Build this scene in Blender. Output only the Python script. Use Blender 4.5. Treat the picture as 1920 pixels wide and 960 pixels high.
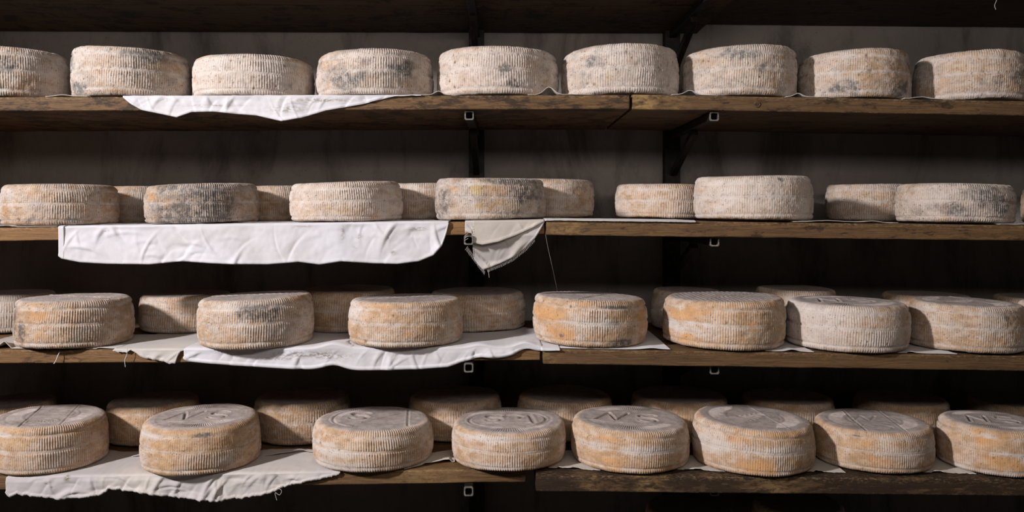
import bpy, math, random
import numpy as np
from mathutils import Vector

for o in list(bpy.data.objects):
    bpy.data.objects.remove(o)
sc = bpy.context.scene
COL = sc.collection
random.seed(7)

# ------------------------------------------------------------------ camera
F = 1543.0            # focal length in pixels of the 1920 px wide frame
CX, CY = 948.0, 395.0  # vanishing point of the shelf depth lines
ZC = 1.25             # camera height above the floor
cam = bpy.data.cameras.new('camera')
cam.sensor_width = 36.0
cam.lens = F / 1920 * 36
cam.shift_x = (960 - CX) / 1920
cam.shift_y = -(480 - CY) / 1920
cam.clip_start = 0.05
co = bpy.data.objects.new('camera', cam)
co.location = (0, 0, ZC)
co.rotation_euler = (math.radians(90), 0, 0)
COL.objects.link(co)
sc.camera = co

# ------------------------------------------------------------------ world, lights, exposure
w = bpy.data.worlds.new('world')
sc.world = w
w.use_nodes = True
w.node_tree.nodes['Background'].inputs[0].default_value = (0.55, 0.50, 0.46, 1)
w.node_tree.nodes['Background'].inputs[1].default_value = 0.075


def area(name, loc, target, size, power, col, size_y=None):
    l = bpy.data.lights.new(name, 'AREA')
    l.shape = 'ELLIPSE' if size_y else 'DISK'
    l.size = size
    if size_y: l.size_y = size_y
    l.energy = power
    l.color = col
    o = bpy.data.objects.new(name, l)
    o.location = loc
    d = Vector(target) - Vector(loc)
    o.rotation_euler = d.to_track_quat('-Z', 'Y').to_euler()
    COL.objects.link(o)


area('key_light', (-2.2, 0.08, ZC + 0.92), (3.0, 0.35, ZC - 0.35), 0.15, 144, (1.0, 0.955, 0.955), 0.26)
area('fill_light', (0.2, 0.30, ZC + 0.435), (0.1, 2.1, ZC + 0.30), 1.8, 8.0, (1.0, 0.90, 0.82), 0.16)

sc.view_settings.view_transform = 'Standard'
sc.view_settings.look = 'None'
sc.view_settings.gamma = 1
sc.view_settings.use_curve_mapping = False
sc.view_settings.exposure = 0.0


# ------------------------------------------------------------------ helpers
def P(px, py, d):
    """point at depth d (metres from the camera plane) seen at a pixel"""
    return ((px - CX) * d / F, d, ZC + (CY - py) * d / F)


def X(px, d):
    return (px - CX) * d / F


def Z(py, d):
    return ZC + (CY - py) * d / F


def tag(o, label=None, cat=None, group=None, kind=None):
    if label: o['label'] = label
    if cat: o['category'] = cat
    if group: o['group'] = group
    if kind: o['kind'] = kind
    return o


def obj(name, mesh, mat, parent=None):
    o = bpy.data.objects.new(name, mesh)
    COL.objects.link(o)
    if mat and not mesh.materials:
        mesh.materials.append(mat)
    if parent: o.parent = parent
    return o


def empty(name, loc=(0, 0, 0)):
    o = bpy.data.objects.new(name, None)
    o.location = loc
    o.empty_display_size = 0.05
    COL.objects.link(o)
    return o


def mesh_np(name, V, quads, smooth=True, tris=None):
    me = bpy.data.meshes.new(name)
    V = np.asarray(V, np.float32)
    quads = np.asarray(quads, np.int32).reshape(-1, 4)
    nt = 0 if tris is None else len(tris)
    me.vertices.add(len(V))
    me.vertices.foreach_set('co', V.ravel())
    loops = quads.ravel()
    if nt:
        loops = np.concatenate([loops, np.asarray(tris, np.int32).ravel()])
    me.loops.add(len(loops))
    me.loops.foreach_set('vertex_index', loops)
    nq = len(quads)
    me.polygons.add(nq + nt)
    starts = np.concatenate([np.arange(nq) * 4, nq * 4 + np.arange(nt) * 3]).astype(np.int32)
    me.polygons.foreach_set('loop_start', starts)
    me.polygons.foreach_set('use_smooth', np.full(nq + nt, smooth))
    me.update(calc_edges=True)
    return me


def attr(me, name, vals):
    a = me.attributes.new(name, 'FLOAT', 'POINT')
    a.data.foreach_set('value', np.asarray(vals, np.float32).ravel())


_rng = np.random.RandomState(11)
_perm = np.tile(_rng.permutation(256), 3)
_val = _rng.rand(256).astype(np.float32) * 2 - 1


def vn(p, scale, seed=0):
    """value noise, -1..1; p is (...,3), scale a number or a triple"""
    q = p * np.asarray(scale, np.float64) + seed * 17.31
    i = np.floor(q).astype(np.int64)
    f = q - i
    f = f * f * (3 - 2 * f)
    i &= 255
    x, y, z = i[..., 0], i[..., 1], i[..., 2]
    fx, fy, fz = f[..., 0], f[..., 1], f[..., 2]

    def h(a, b, c):
        return _val[_perm[_perm[_perm[a & 255] + (b & 255)] + (c & 255)]]
    r = 0
    for dx in (0, 1):
        wx = fx if dx else 1 - fx
        for dy in (0, 1):
            wy = fy if dy else 1 - fy
            for dz in (0, 1):
                wz = fz if dz else 1 - fz
                r = r + wx * wy * wz * h(x + dx, y + dy, z + dz)
    return r


def sstep(a, b, x):
    t = np.clip((x - a) / (b - a), 0, 1)
    return t * t * (3 - 2 * t)


# ------------------------------------------------------------------ node helper
class NT:
    def __init__(s, name, rough=0.8):
        s.m = bpy.data.materials.new(name)
        s.m.use_nodes = True
        s.t = s.m.node_tree
        s.b = s.t.nodes['Principled BSDF']
        s.b.inputs['Roughness'].default_value = rough
        s.b.inputs['Specular IOR Level'].default_value = 0.25

    def n(s, typ, **kw):
        nd = s.t.nodes.new(typ)
        for k, v in kw.items():
            setattr(nd, k, v)
        return nd

    def put(s, sock, v):
        if isinstance(v, bpy.types.NodeSocket):
            s.t.links.new(v, sock)
        elif v is not None:
            if isinstance(v, tuple) and len(v) == 3 and sock.type == 'RGBA':
                v = v + (1,)
            sock.default_value = v

    def math(s, op, a, b=None, c=None, clamp=False):
        nd = s.n('ShaderNodeMath', operation=op, use_clamp=clamp)
        for i, v in enumerate((a, b, c)):
            if v is not None: s.put(nd.inputs[i], v)
        return nd.outputs[0]

    def vmath(s, op, a, b):
        nd = s.n('ShaderNodeVectorMath', operation=op)
        s.put(nd.inputs[0], a); s.put(nd.inputs[1], b)
        return nd.outputs[0]

    def noise(s, vec, scale, detail=4, rough=0.55, dist=0.0):
        nd = s.n('ShaderNodeTexNoise')
        s.put(nd.inputs['Vector'], vec)
        s.put(nd.inputs['Scale'], scale)
        nd.inputs['Detail'].default_value = detail
        nd.inputs['Roughness'].default_value = rough
        nd.inputs['Distortion'].default_value = dist
        return nd.outputs[0]

    def mix(s, f, a, b, mode='MIX'):
        nd = s.n('ShaderNodeMix', data_type='RGBA', blend_type=mode)
        s.put(nd.inputs[0], f); s.put(nd.inputs[6], a); s.put(nd.inputs[7], b)
        return nd.outputs[2]

    def ramp(s, v, lo, hi):
        nd = s.n('ShaderNodeMapRange', interpolation_type='SMOOTHSTEP')
        s.put(nd.inputs[0], v); s.put(nd.inputs[1], lo); s.put(nd.inputs[2], hi)
        return nd.outputs[0]

    def attr(s, name, typ='GEOMETRY'):
        nd = s.n('ShaderNodeAttribute', attribute_type=typ, attribute_name=name)
        return nd.outputs['Fac']

    def bump(s, h, strength=0.3, dist=0.001, normal=None):
        nd = s.n('ShaderNodeBump')
        s.put(nd.inputs['Height'], h)
        nd.inputs['Strength'].default_value = strength
        nd.inputs['Distance'].default_value = dist
        if normal: s.put(nd.inputs['Normal'], normal)
        return nd.outputs[0]


# ------------------------------------------------------------------ materials
def rind_material():
    k = NT('cheese_rind', 0.85)
    tc = k.n('ShaderNodeTexCoord').outputs['Object']
    sd = k.attr('rind_seed', 'OBJECT')
    off = k.n('ShaderNodeCombineXYZ')
    k.put(off.inputs[0], sd); k.put(off.inputs[1], k.math('MULTIPLY', sd, 1.7)); k.put(off.inputs[2], k.math('MULTIPLY', sd, 0.6))
    v = k.vmath('ADD', tc, off.outputs[0])
    vf = k.vmath('MULTIPLY', v, (1, 1, 1.9))       # patches run sideways round the wheel
    powder = k.attr('powder', 'OBJECT'); blue = k.attr('blue', 'OBJECT')
    orange = k.attr('orange', 'OBJECT'); yellow = k.attr('yellow', 'OBJECT')
    rib = k.attr('rib'); dent = k.attr('dent'); top = k.attr('top'); pit = k.attr('pit')
    n_big = k.noise(vf, 13, 5, 0.62, 0.3)
    n_mid = k.noise(vf, 42, 5, 0.65)
    n_fine = k.noise(v, 420, 3, 0.7)
    n_gr = k.noise(v, 170, 4, 0.7)
    bb, bo, by, bw = k.attr('blob_blue'), k.attr('blob_orange'), k.attr('blob_yellow'), k.attr('blob_white')
    # paste colour under the mould
    base = k.mix(k.ramp(n_mid, .35, .65), (0.42, 0.262, 0.148), (0.56, 0.375, 0.235))
    n_or = k.noise(k.vmath('ADD', vf, (3.1, 7.7, 1.3)), 20, 5, 0.65)
    th = k.math('SUBTRACT', 0.74, k.math('MULTIPLY', orange, 0.26))
    src = k.math('ADD', n_or, k.math('MULTIPLY', bo, 0.28))
    om = k.ramp(src, th, k.math('ADD', th, 0.26))
    base = k.mix(k.math('MULTIPLY', om, 0.80), base, (0.60, 0.32, 0.135))
    n_ye = k.noise(k.vmath('ADD', vf, (9.1, 2.7, 4.3)), 17, 4, 0.6)
    th = k.math('SUBTRACT', 0.80, k.math('MULTIPLY', yellow, 0.16))
    ym = k.ramp(k.math('ADD', n_ye, k.math('MULTIPLY', by, 0.34)), th, k.math('ADD', th, 0.12))
    base = k.mix(k.math('MULTIPLY', ym, 0.75), base, (0.50, 0.35, 0.12))
    # pale powdery mould: patches, plus rib crests
    cover = k.math('ADD', k.math('MULTIPLY', n_big, 1.0), k.math('MULTIPLY', n_mid, 0.75))
    cover = k.math('ADD', cover, k.math('MULTIPLY', n_gr, 0.55))
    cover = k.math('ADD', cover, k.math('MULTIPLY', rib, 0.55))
    cover = k.math('ADD', cover, k.math('MULTIPLY', powder, 0.70))
    cover = k.math('ADD', cover, k.math('MULTIPLY', bw, 0.50))
    cover = k.math('SUBTRACT', cover, k.math('MULTIPLY', om, 0.26))
    cover = k.math('SUBTRACT', cover, k.math('MULTIPLY', ym, 0.20))
    cover = k.ramp(cover, 1.56, 2.16)
    white = k.mix(k.ramp(n_or, .3, .7), (0.61, 0.56, 0.53), (0.555, 0.48, 0.435))
    white = k.mix(k.math('MULTIPLY', k.ramp(n_fine, .5, .8), .5), white, (0.76, 0.72, 0.68))
    c = k.mix(k.math('MULTIPLY', cover, 0.90), base, white)
    # general grey-brown mottling
    mot = k.noise(k.vmath('ADD', v, (2.2, 6.1, 3.7)), 62, 5, 0.72, 0.3)
    c = k.mix(k.math('MULTIPLY', k.ramp(mot, .50, .72), k.math('ADD', 0.16, k.math('MULTIPLY', blue, 0.55))), c, (0.20, 0.165, 0.14))
    gz = k.ramp(k.noise(k.vmath('ADD', vf, (1.9, 4.4, 6.6)), 24, 5, 0.7, 0.3), .46, .70)
    c = k.mix(k.math('MULTIPLY', gz, k.math('MULTIPLY', k.math('ADD', blue, .12), 0.85)), c, (0.29, 0.265, 0.25))
    # blue grey mould with dark speckle
    n_bl = k.noise(k.vmath('ADD', v, (5.5, 1.1, 8.2)), 19, 5, 0.68, 0.4)
    th = k.math('SUBTRACT', 0.76, k.math('MULTIPLY', blue, 0.20))
    bm = k.ramp(k.math('ADD', n_bl, k.math('MULTIPLY', bb, 0.50)), th, k.math('ADD', th, 0.22))
    spk = k.ramp(k.noise(v, 85, 5, 0.75), 0.42, 0.54)
    c = k.mix(k.math('MULTIPLY', bm, 0.34), c, (0.22, 0.235, 0.245))
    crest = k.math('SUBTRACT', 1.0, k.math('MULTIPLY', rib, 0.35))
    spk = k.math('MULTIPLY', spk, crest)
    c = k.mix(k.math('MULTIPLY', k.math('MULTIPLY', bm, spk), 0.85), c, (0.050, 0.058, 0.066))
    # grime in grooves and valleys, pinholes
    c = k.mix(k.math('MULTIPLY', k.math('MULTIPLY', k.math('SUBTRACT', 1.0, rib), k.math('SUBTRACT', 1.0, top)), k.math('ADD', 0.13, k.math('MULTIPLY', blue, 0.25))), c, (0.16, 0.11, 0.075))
    c = k.mix(k.math('MULTIPLY', dent, 0.42), c, (0.13, 0.09, 0.06))
    ph = k.math('SUBTRACT', 1.0, k.ramp(k.noise(v, 260, 2, 0.5), 0.27, 0.37))
    c = k.mix(k.math('MULTIPLY', ph, 0.55), c, (0.08, 0.06, 0.045))
    c = k.mix(k.math('MULTIPLY', pit, 0.95), c, (0.14, 0.08, 0.022))
    # the upper face is greyer and mauve
    tcol = k.mix(k.ramp(n_mid, .35, .65), (0.33, 0.29, 0.285), (0.48, 0.42, 0.405))
    tcol = k.mix(k.math('MULTIPLY', k.ramp(k.noise(v, 95, 3), .55, .75), .5), tcol, (0.15, 0.15, 0.155))
    tcol = k.mix(k.math('MULTIPLY', dent, .45), tcol, (0.10, 0.08, 0.065))
    c = k.mix(k.math('MULTIPLY', top, 0.85), c, tcol)
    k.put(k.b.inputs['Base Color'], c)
    h = k.math('ADD', n_gr, k.math('MULTIPLY', n_fine, 0.6))
    h = k.math('SUBTRACT', h, k.math('MULTIPLY', ph, 0.6))
    h = k.math('MULTIPLY', h, k.math('ADD', 0.42, k.math('MULTIPLY', blue, 1.1)))
    k.put(k.b.inputs['Normal'], k.bump(h, 0.9, 0.0018))
    return k.m


def wood_material():
    k = NT('shelf_wood', 0.7)
    tc = k.n('ShaderNodeTexCoord').outputs['Object']
    sd = k.attr('wood_seed', 'OBJECT'); dark = k.attr('dark', 'OBJECT'); warm = k.attr('warm', 'OBJECT')
    off = k.n('ShaderNodeCombineXYZ')
    k.put(off.inputs[0], sd); k.put(off.inputs[1], sd); k.put(off.inputs[2], sd)
    v = k.vmath('ADD', tc, off.outputs[0])
    wv = k.noise(k.vmath('MULTIPLY', v, (6, 6, 20)), 1.0, 3, 0.5)
    g = k.vmath('ADD', k.vmath('MULTIPLY', v, (4, 110, 260)), k.vmath('MULTIPLY', wv, (0, 6, 9)))
    grain = k.noise(g, 1.0, 6, 0.68, 0.4)
    fine = k.noise(k.vmath('MULTIPLY', v, (26, 420, 900)), 1.0, 4, 0.7)
    patch = k.noise(k.vmath('MULTIPLY', v, (17, 14, 60)), 1.0, 8, 0.76, 0.25)
    blot = k.noise(k.vmath('MULTIPLY', v, (38, 40, 95)), 1.0, 6, 0.7, 0.4)
    speck = k.noise(k.vmath('MULTIPLY', v, (110, 160, 280)), 1.0, 5, 0.75)
    c = k.mix(k.ramp(grain, .36, .64), (0.050, 0.025, 0.012), (0.165, 0.088, 0.040))
    c = k.mix(warm, k.mix(0.35, c, (0.12, 0.088, 0.052)), k.mix(0.30, c, (0.36, 0.19, 0.068)))
    c = k.mix(k.math('MULTIPLY', k.ramp(fine, .50, .68), .55), c, (0.030, 0.017, 0.009))
    lo = k.math('SUBTRACT', 0.66, k.math('MULTIPLY', dark, 0.30))
    st = k.ramp(patch, lo, k.math('ADD', lo, 0.10))
    c = k.mix(k.math('MULTIPLY', st, 0.80), c, (0.024, 0.015, 0.010))
    lo = k.math('SUBTRACT', 0.72, k.math('MULTIPLY', dark, 0.20))
    c = k.mix(k.math('MULTIPLY', k.ramp(blot, lo, k.math('ADD', lo, 0.09)), 0.65), c, (0.055, 0.028, 0.022))
    c = k.mix(k.math('MULTIPLY', k.ramp(speck, .66, .74), .45), c, (0.42, 0.33, 0.22))
    edge = k.attr('edge')
    c = k.mix(k.math('MULTIPLY', edge, k.ramp(speck, .50, .62)), c, (0.40, 0.28, 0.15))
    pale = k.math('MULTIPLY', k.attr('pale'), k.ramp(blot, .40, .60))
    c = k.mix(k.math('MULTIPLY', pale, .8), c, (0.38, 0.24, 0.10))
    tone = k.math('ADD', 0.56, k.math('MULTIPLY', warm, 0.50))
    cc = k.n('ShaderNodeCombineColor')
    for i_ in range(3): k.put(cc.inputs[i_], tone)
    c = k.mix(1.0, c, cc.outputs[0], 'MULTIPLY')
    k.put(k.b.inputs['Base Color'], c)
    k.put(k.b.inputs['Normal'], k.bump(k.math('ADD', grain, k.math('MULTIPLY', fine, .6)), 0.5, 0.0012))
    return k.m


def cloth_material(name, col, col2, stain, weave=1400):
    k = NT(name, 0.9)
    tc = k.n('ShaderNodeTexCoord').outputs['Object']
    n1 = k.noise(tc, 9, 4, 0.6)
    n2 = k.noise(tc, 46, 5, 0.7, 0.6)
    n3 = k.noise(k.vmath('MULTIPLY', tc, (22, 30, 70)), 1.0, 6, 0.75, 0.3)
    c = k.mix(k.ramp(n1, .35, .7), col, col2)
    c = k.mix(k.math('MULTIPLY', k.ramp(n2, .60, .75), .30), c, (0.45, 0.37, 0.26))
    c = k.mix(k.math('MULTIPLY', k.ramp(n3, .67, .74), stain), c, (0.20, 0.14, 0.06))
    sa = k.math('MULTIPLY', k.attr('stain'), k.ramp(k.noise(k.vmath('MULTIPLY', tc, (90, 90, 200)), 1.0, 4, 0.7, .5), .42, .58))
    c = k.mix(k.math('MULTIPLY', sa, .8), c, (0.15, 0.12, 0.06))
    k.put(k.b.inputs['Base Color'], c)
    wv = k.noise(k.vmath('MULTIPLY', tc, (weave, 500, 300)), 1.0, 1)
    wh = k.noise(k.vmath('MULTIPLY', tc, (300, 500, weave)), 1.0, 1)
    k.put(k.b.inputs['Normal'], k.bump(k.math('ADD', wv, wh), 0.25, 0.0006))
    k.b.inputs['Sheen Weight'].default_value = 0.15
    return k.m


def plaster_material():
    k = NT('old_plaster', 0.95)
    tc = k.n('ShaderNodeTexCoord').outputs['Object']
    a = k.noise(tc, 2.4, 6, 0.6, 0.3)
    b = k.noise(k.vmath('MULTIPLY', tc, (7, 1, 2.2)), 1.0, 6, 0.65, 0.5)
    d = k.noise(tc, 60, 5, 0.7)
    c = k.mix(k.ramp(a, .3, .7), (0.215, 0.19, 0.178), (0.29, 0.262, 0.245))
    c = k.mix(k.math('MULTIPLY', k.ramp(b, .47, .70), .75), c, (0.07, 0.058, 0.05))
    c = k.mix(k.math('MULTIPLY', k.ramp(d, .5, .75), .25), c, (0.14, 0.12, 0.11))
    sp = k.ramp(k.noise(tc, 130, 2, 0.5), 0.72, 0.78)
    c = k.mix(k.math('MULTIPLY', sp, .6), c, (0.06, 0.05, 0.045))
    k.put(k.b.inputs['Base Color'], c)
    k.put(k.b.inputs['Normal'], k.bump(d, 0.5, 0.004))
    return k.m


def metal_material(name, c1, c2, thr=(.5, .62)):
    k = NT(name, 0.6)
    tc = k.n('ShaderNodeTexCoord').outputs['Object']
    n = k.noise(tc, 70, 5, 0.7)
    k.put(k.b.inputs['Base Color'], k.mix(k.ramp(n, thr[0], thr[1]), c1, c2))
    k.b.inputs['Metallic'].default_value = 0.15
    k.put(k.b.inputs['Normal'], k.bump(n, 0.4, 0.001))
    return k.m


M_RIND = rind_material()
M_WOOD = wood_material()
M_WHITE = cloth_material('white_cotton', (0.60, 0.59, 0.63), (0.54, 0.525, 0.54), 0.30)
M_CREAM = cloth_material('cream_linen', (0.50, 0.45, 0.39), (0.43, 0.39, 0.355), 0.20, 900)
M_RAG = cloth_material('grey_rag', (0.46, 0.43, 0.43), (0.53, 0.49, 0.45), 0.20)
M_PLASTER = plaster_material()
def floor_material():
    k = NT('dark_stone', 0.9)
    tc = k.n('ShaderNodeTexCoord').outputs['Object']
    k.put(k.b.inputs['Base Color'], k.mix(k.noise(tc, 8, 5), (0.035, 0.030, 0.026), (0.07, 0.06, 0.05)))
    return k.m


M_FLOOR = floor_material()
M_IRON = metal_material('dark_rusty_iron', (0.010, 0.008, 0.007), (0.030, 0.019, 0.014))
M_RIM = metal_material('worn_paint_rim', (0.13, 0.12, 0.105), (0.24, 0.21, 0.17))
M_VOID = metal_material('tube_inside', (0.008, 0.006, 0.005), (0.012, 0.009, 0.008))


# ------------------------------------------------------------------ setting
def slab(name, x0, x1, y0, y1, z0, z1, mat):
    V = [(x, y, z) for x in (x0, x1) for y in (y0, y1) for z in (z0, z1)]
    Q = [(0, 1, 3, 2), (4, 6, 7, 5), (0, 4, 5, 1), (2, 3, 7, 6), (0, 2, 6, 4), (1, 5, 7, 3)]
    me = mesh_np(name, V, Q, smooth=False)
    return tag(obj(name, me, mat), kind='structure')


WALL = 2.205


def plaster_wall():
    nx, nz = 260, 150
    xs = np.linspace(-3.2, 3.2, nx); zs = np.linspace(0, 2.6, nz)
    Xg, Zg = np.meshgrid(xs, zs, indexing='ij')
    p = np.stack([Xg, np.zeros_like(Xg), Zg], -1)
    d = vn(p, 2.2, 1) * .004 + vn(p, 9, 2) * .0016 + vn(p, 30, 3) * .0006
    V = np.stack([Xg, WALL + 0.004 + np.abs(d) * 0 + d * .5, Zg], -1).reshape(-1, 3)
    idx = np.arange(nx * nz).reshape(nx, nz)
    Q = np.stack([idx[:-1, :-1], idx[1:, :-1], idx[1:, 1:], idx[:-1, 1:]], -1).reshape(-1, 4)
    back = len(V)
    V = np.vstack([V, [(-3.2, 2.4, 0), (3.2, 2.4, 0), (3.2, 2.4, 2.6), (-3.2, 2.4, 2.6)]])
    Q = np.vstack([Q, [(back + 1, back, back + 3, back + 2)]])
    me = mesh_np('wall_back', V, Q)
    return tag(obj('wall_back', me, M_PLASTER), kind='structure')


plaster_wall()
slab('floor', -3.2, 3.2, -1.9, 2.4, -0.08, 0.0, M_FLOOR)

# ------------------------------------------------------------------ shelves
FD = 1.72   # depth of the shelf front edges


class Board:
    """one half of a shelf; z of its top follows a line given by two pixels at the front edge"""
    def __init__(s, px0, px1, yt0, yt1, th, front=FD, back=2.16, zshift=0):
        s.x0, s.x1 = X(px0, front), X(px1, front)
        s.z0, s.z1 = Z(yt0, front) + zshift, Z(yt1, front) + zshift
        s.th, s.front, s.back = th, front, back

    def top(s, x):
        t = (x - s.x0) / (s.x1 - s.x0)
        return s.z0 + (s.z1 - s.z0) * t


BO = {
    '0L': Board(-560, 1407.6, -86, -80, .030, 1.72, 2.2035),
    '0R': Board(1408, 2480, -84, -75, .030, 1.72, 2.2035),
    '1L': Board(-560, 1180, 184, 178, .0290, 1.72),
    '1R': Board(1186, 2480, 177, 199, .0305, 1.72),
    '2L': Board(-560, 1020, 434.5, 414, .0275, 1.725),
    '2R': Board(1024, 2480, 412, 429, .0320, 1.715),
    '3L': Board(-560, 1012, 660, 651, .0275, 1.735),
    '3R': Board(1018, 2480, 655, 676, .0305, 1.715),
    '4L': Board(-560, 985, 903, 879, .0275, 1.735),
    '4R': Board(1005, 2480, 891, 905, .0330, 1.695),
    '5L': Board(-560, 1000, 1138, 1130, .030, 1.72),
    '5R': Board(1006, 2480, 1130, 1144, .030, 1.72),
}
# undersides of the uppermost shelf as seen at the back edge
for kk, (xa, ya, xb, yb, d) in {'0L': (0, 58, 1250, 62, 2.20), '0R': (1310, 45, 1920, 51, 2.20)}.items():
    b = BO[kk]
    za, zb = Z(ya, d) + b.th, Z(yb, d) + b.th
    A, B_ = X(xa, d), X(xb, d)
    sl = (zb - za) / (B_ - A)
    b.z0 = za + sl * (b.x0 - A); b.z1 = za + sl * (b.x1 - A)


def board_at(row, x):
    L, R = BO['%dL' % row], BO['%dR' % row]
    return L if x < (L.x1 + R.x0) / 2 else R


def top_at(row, x):
    return board_at(row, x).top(x)


def plank_mesh(b, ya, yb, seed, pales=()):
    """a sawn plank: rounded worn section swept along x with wandering edges"""
    n = 150
    xs = np.linspace(b.x0, b.x1, n)
    c = 0.0022
    th = b.th
    # section (y, z) going round; z measured from the top
    sec = [(ya + c, 0), (ya + c * .3, -c * .3), (ya, -c), (ya, -th * .35), (ya, -th * .65), (ya, -th + c), (ya + c * .3, -th + c * .3), (ya + c, -th)]
    for i in range(1, 6):
        sec.append((ya + (yb - ya) * i / 6, -th))
    sec += [(yb - c, -th), (yb, -th + c), (yb, -c), (yb - c, 0)]
    for i in range(5, 0, -1):
        sec.append((ya + (yb - ya) * i / 6, 0))
    sec = np.array(sec)
    m = len(sec)
    zt = np.array([b.top(x) for x in xs])
    V = np.zeros((n, m, 3))
    V[..., 0] = xs[:, None]
    V[..., 1] = sec[None, :, 0]
    V[..., 2] = zt[:, None] + sec[None, :, 1]
    p = V + seed * 3.3
    d = vn(p, (14, 40, 40), 4) * .0007 + vn(p, (60, 200, 200), 5) * .00045
    front = np.zeros(m); front[:8] = 1
    V[..., 1] += d * front[None] * 1.0
    V[..., 2] += np.where((sec[:, 1] > -c)[None], 0, 1) * (vn(p, (25, 60, 60), 8) * .0007)
    # chipped, uneven plank ends
    V[0, :, 0] += vn(p[0], 120, 6) * .0012
    V[-1, :, 0] += vn(p[-1], 120, 7) * .0012
    edge = np.zeros((n, m)); edge[:, [0, 1, 2, 6]] = 0.45
    V = V.reshape(-1, 3)
    edge = edge.reshape(-1)
    idx = np.arange(n * m).reshape(n, m)
    nx = np.roll(idx, -1, axis=1)
    Q = np.stack([idx[:-1], nx[:-1], nx[1:], idx[1:]], -1).reshape(-1, 4)
    # ends as fans
    c0 = V[:m].mean(0); c1 = V[-m:].mean(0)
    a0 = len(V)
    V = np.vstack([V, c0, c1])
    edge = np.concatenate([edge, [0, 0]])
    T = [(a0, idx[0, (j + 1) % m], idx[0, j]) for j in range(m)] + [(a0 + 1, idx[-1, j], idx[-1, (j + 1) % m]) for j in range(m)]
    me = mesh_np('plank', V, Q, smooth=False, tris=T)
    attr(me, 'edge', edge)
    pale = np.zeros(len(V))
    for (px_, wd, q) in pales:      # scraped or freshly sawn stretches of the front edge
        pale = np.maximum(pale, q * np.exp(-((V[:, 0] - X(px_, b.front)) / (wd * 1.72 / F)) ** 2) * (V[:, 1] < b.front + .02))
    attr(me, 'pale', pale)
    return me


PALE = {'1R': [(1205, 40, 1.2), (1270, 20, .5)], '4R': [(1215, 22, .9), (1110, 14, .6), (1450, 40, .7)], '2R': [(1060, 40, .6)], '4L': [(800, 70, .5)], '3R': [(1030, 20, .5)]}
BOARD_INFO = {
    '0L': ('left board of the uppermost shelf, only its underside in view', .55, .25),
    '0R': ('right board of the uppermost shelf, its underside at the top right corner', .5, .2),
    '1L': ('dark stained wooden shelf under the four leftmost wheels of the top cheese row', .62, .55),
    '1R': ('brown wooden shelf with a pale ragged sawn end, right part of the top cheese shelf', .50, .40),
    '2L': ('light orange-brown wooden shelf mostly hidden by the widest white cloth', .05, 1.0),
    '2R': ('wooden shelf with flaking dark stain, right part of the middle shelf', .45, .55),
    '3L': ('reddish brown scuffed wooden shelf, left part of the second lowest shelf', .42, .80),
    '3R': ('plain grey-brown wooden shelf, right part of the second lowest shelf', .22, .45),
    '4L': ('pale brown wooden shelf under the ragged cloth, left part of the lowest shelf', .25, .55),
    '4R': ('blackened wooden shelf with scraped pale patches, right part of the lowest shelf', .88, .30),
    '5L': ('left part of the shelf below the frame', .5, .4),
    '5R': ('right part of the shelf below the frame', .5, .4),
}
for i, (kk, b) in enumerate(BO.items()):
    lab, dark, warm = BOARD_INFO[kk]
    root = empty('wooden_shelf', ((b.x0 + b.x1) / 2, b.front, b.top((b.x0 + b.x1) / 2) - b.th))
    tag(root, lab, 'shelf', 'wooden shelves on the wall brackets')
    mid = 1.915
    for j, (ya, yb) in enumerate(((b.front, mid - .001), (mid + .001, b.back))):
        o = obj('plank', plank_mesh(b, ya, yb, i * 2 + j, PALE.get(kk, ())), M_WOOD, root)
        o.location = -root.location
        o['wood_seed'] = float(i * 5.3 + j * 2.1)
        o['dark'] = dark
        o['warm'] = warm


def knot(px, py, d, r, parent):
    V = []; Q = []
    c0 = P(px, py, d)
    rings = [(0, .0015), (r * .35, .0018), (r * .55, .0004), (r * .75, .0022), (r, .0018), (r * 1.15, -.0006)]
    n = 20
    for rr, h in rings:
        for j in range(n):
            t = 2 * math.pi * j / n
            q = rr * (1 + .08 * math.sin(3 * t))
            V.append((c0[0] + q * math.cos(t), c0[1] - h, c0[2] + q * math.sin(t)))
    for i in range(len(rings) - 1):
        for j in range(n):
            Q.append((i * n + j, i * n + (j + 1) % n, (i + 1) * n + (j + 1) % n, (i + 1) * n + j))
    o = obj('knot', mesh_np('knot', V, Q), M_WOOD, parent)
    o.location = -parent.location
    o['wood_seed'] = 3.0; o['dark'] = .6; o['warm'] = .3
    o['label'] = 'round raised knot in the board edge'


knot(1420, 196, BO['1R'].front, .0062, [o for o in COL.objects if o.get('label', '').startswith('brown wooden shelf with a pale')][0])

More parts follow.
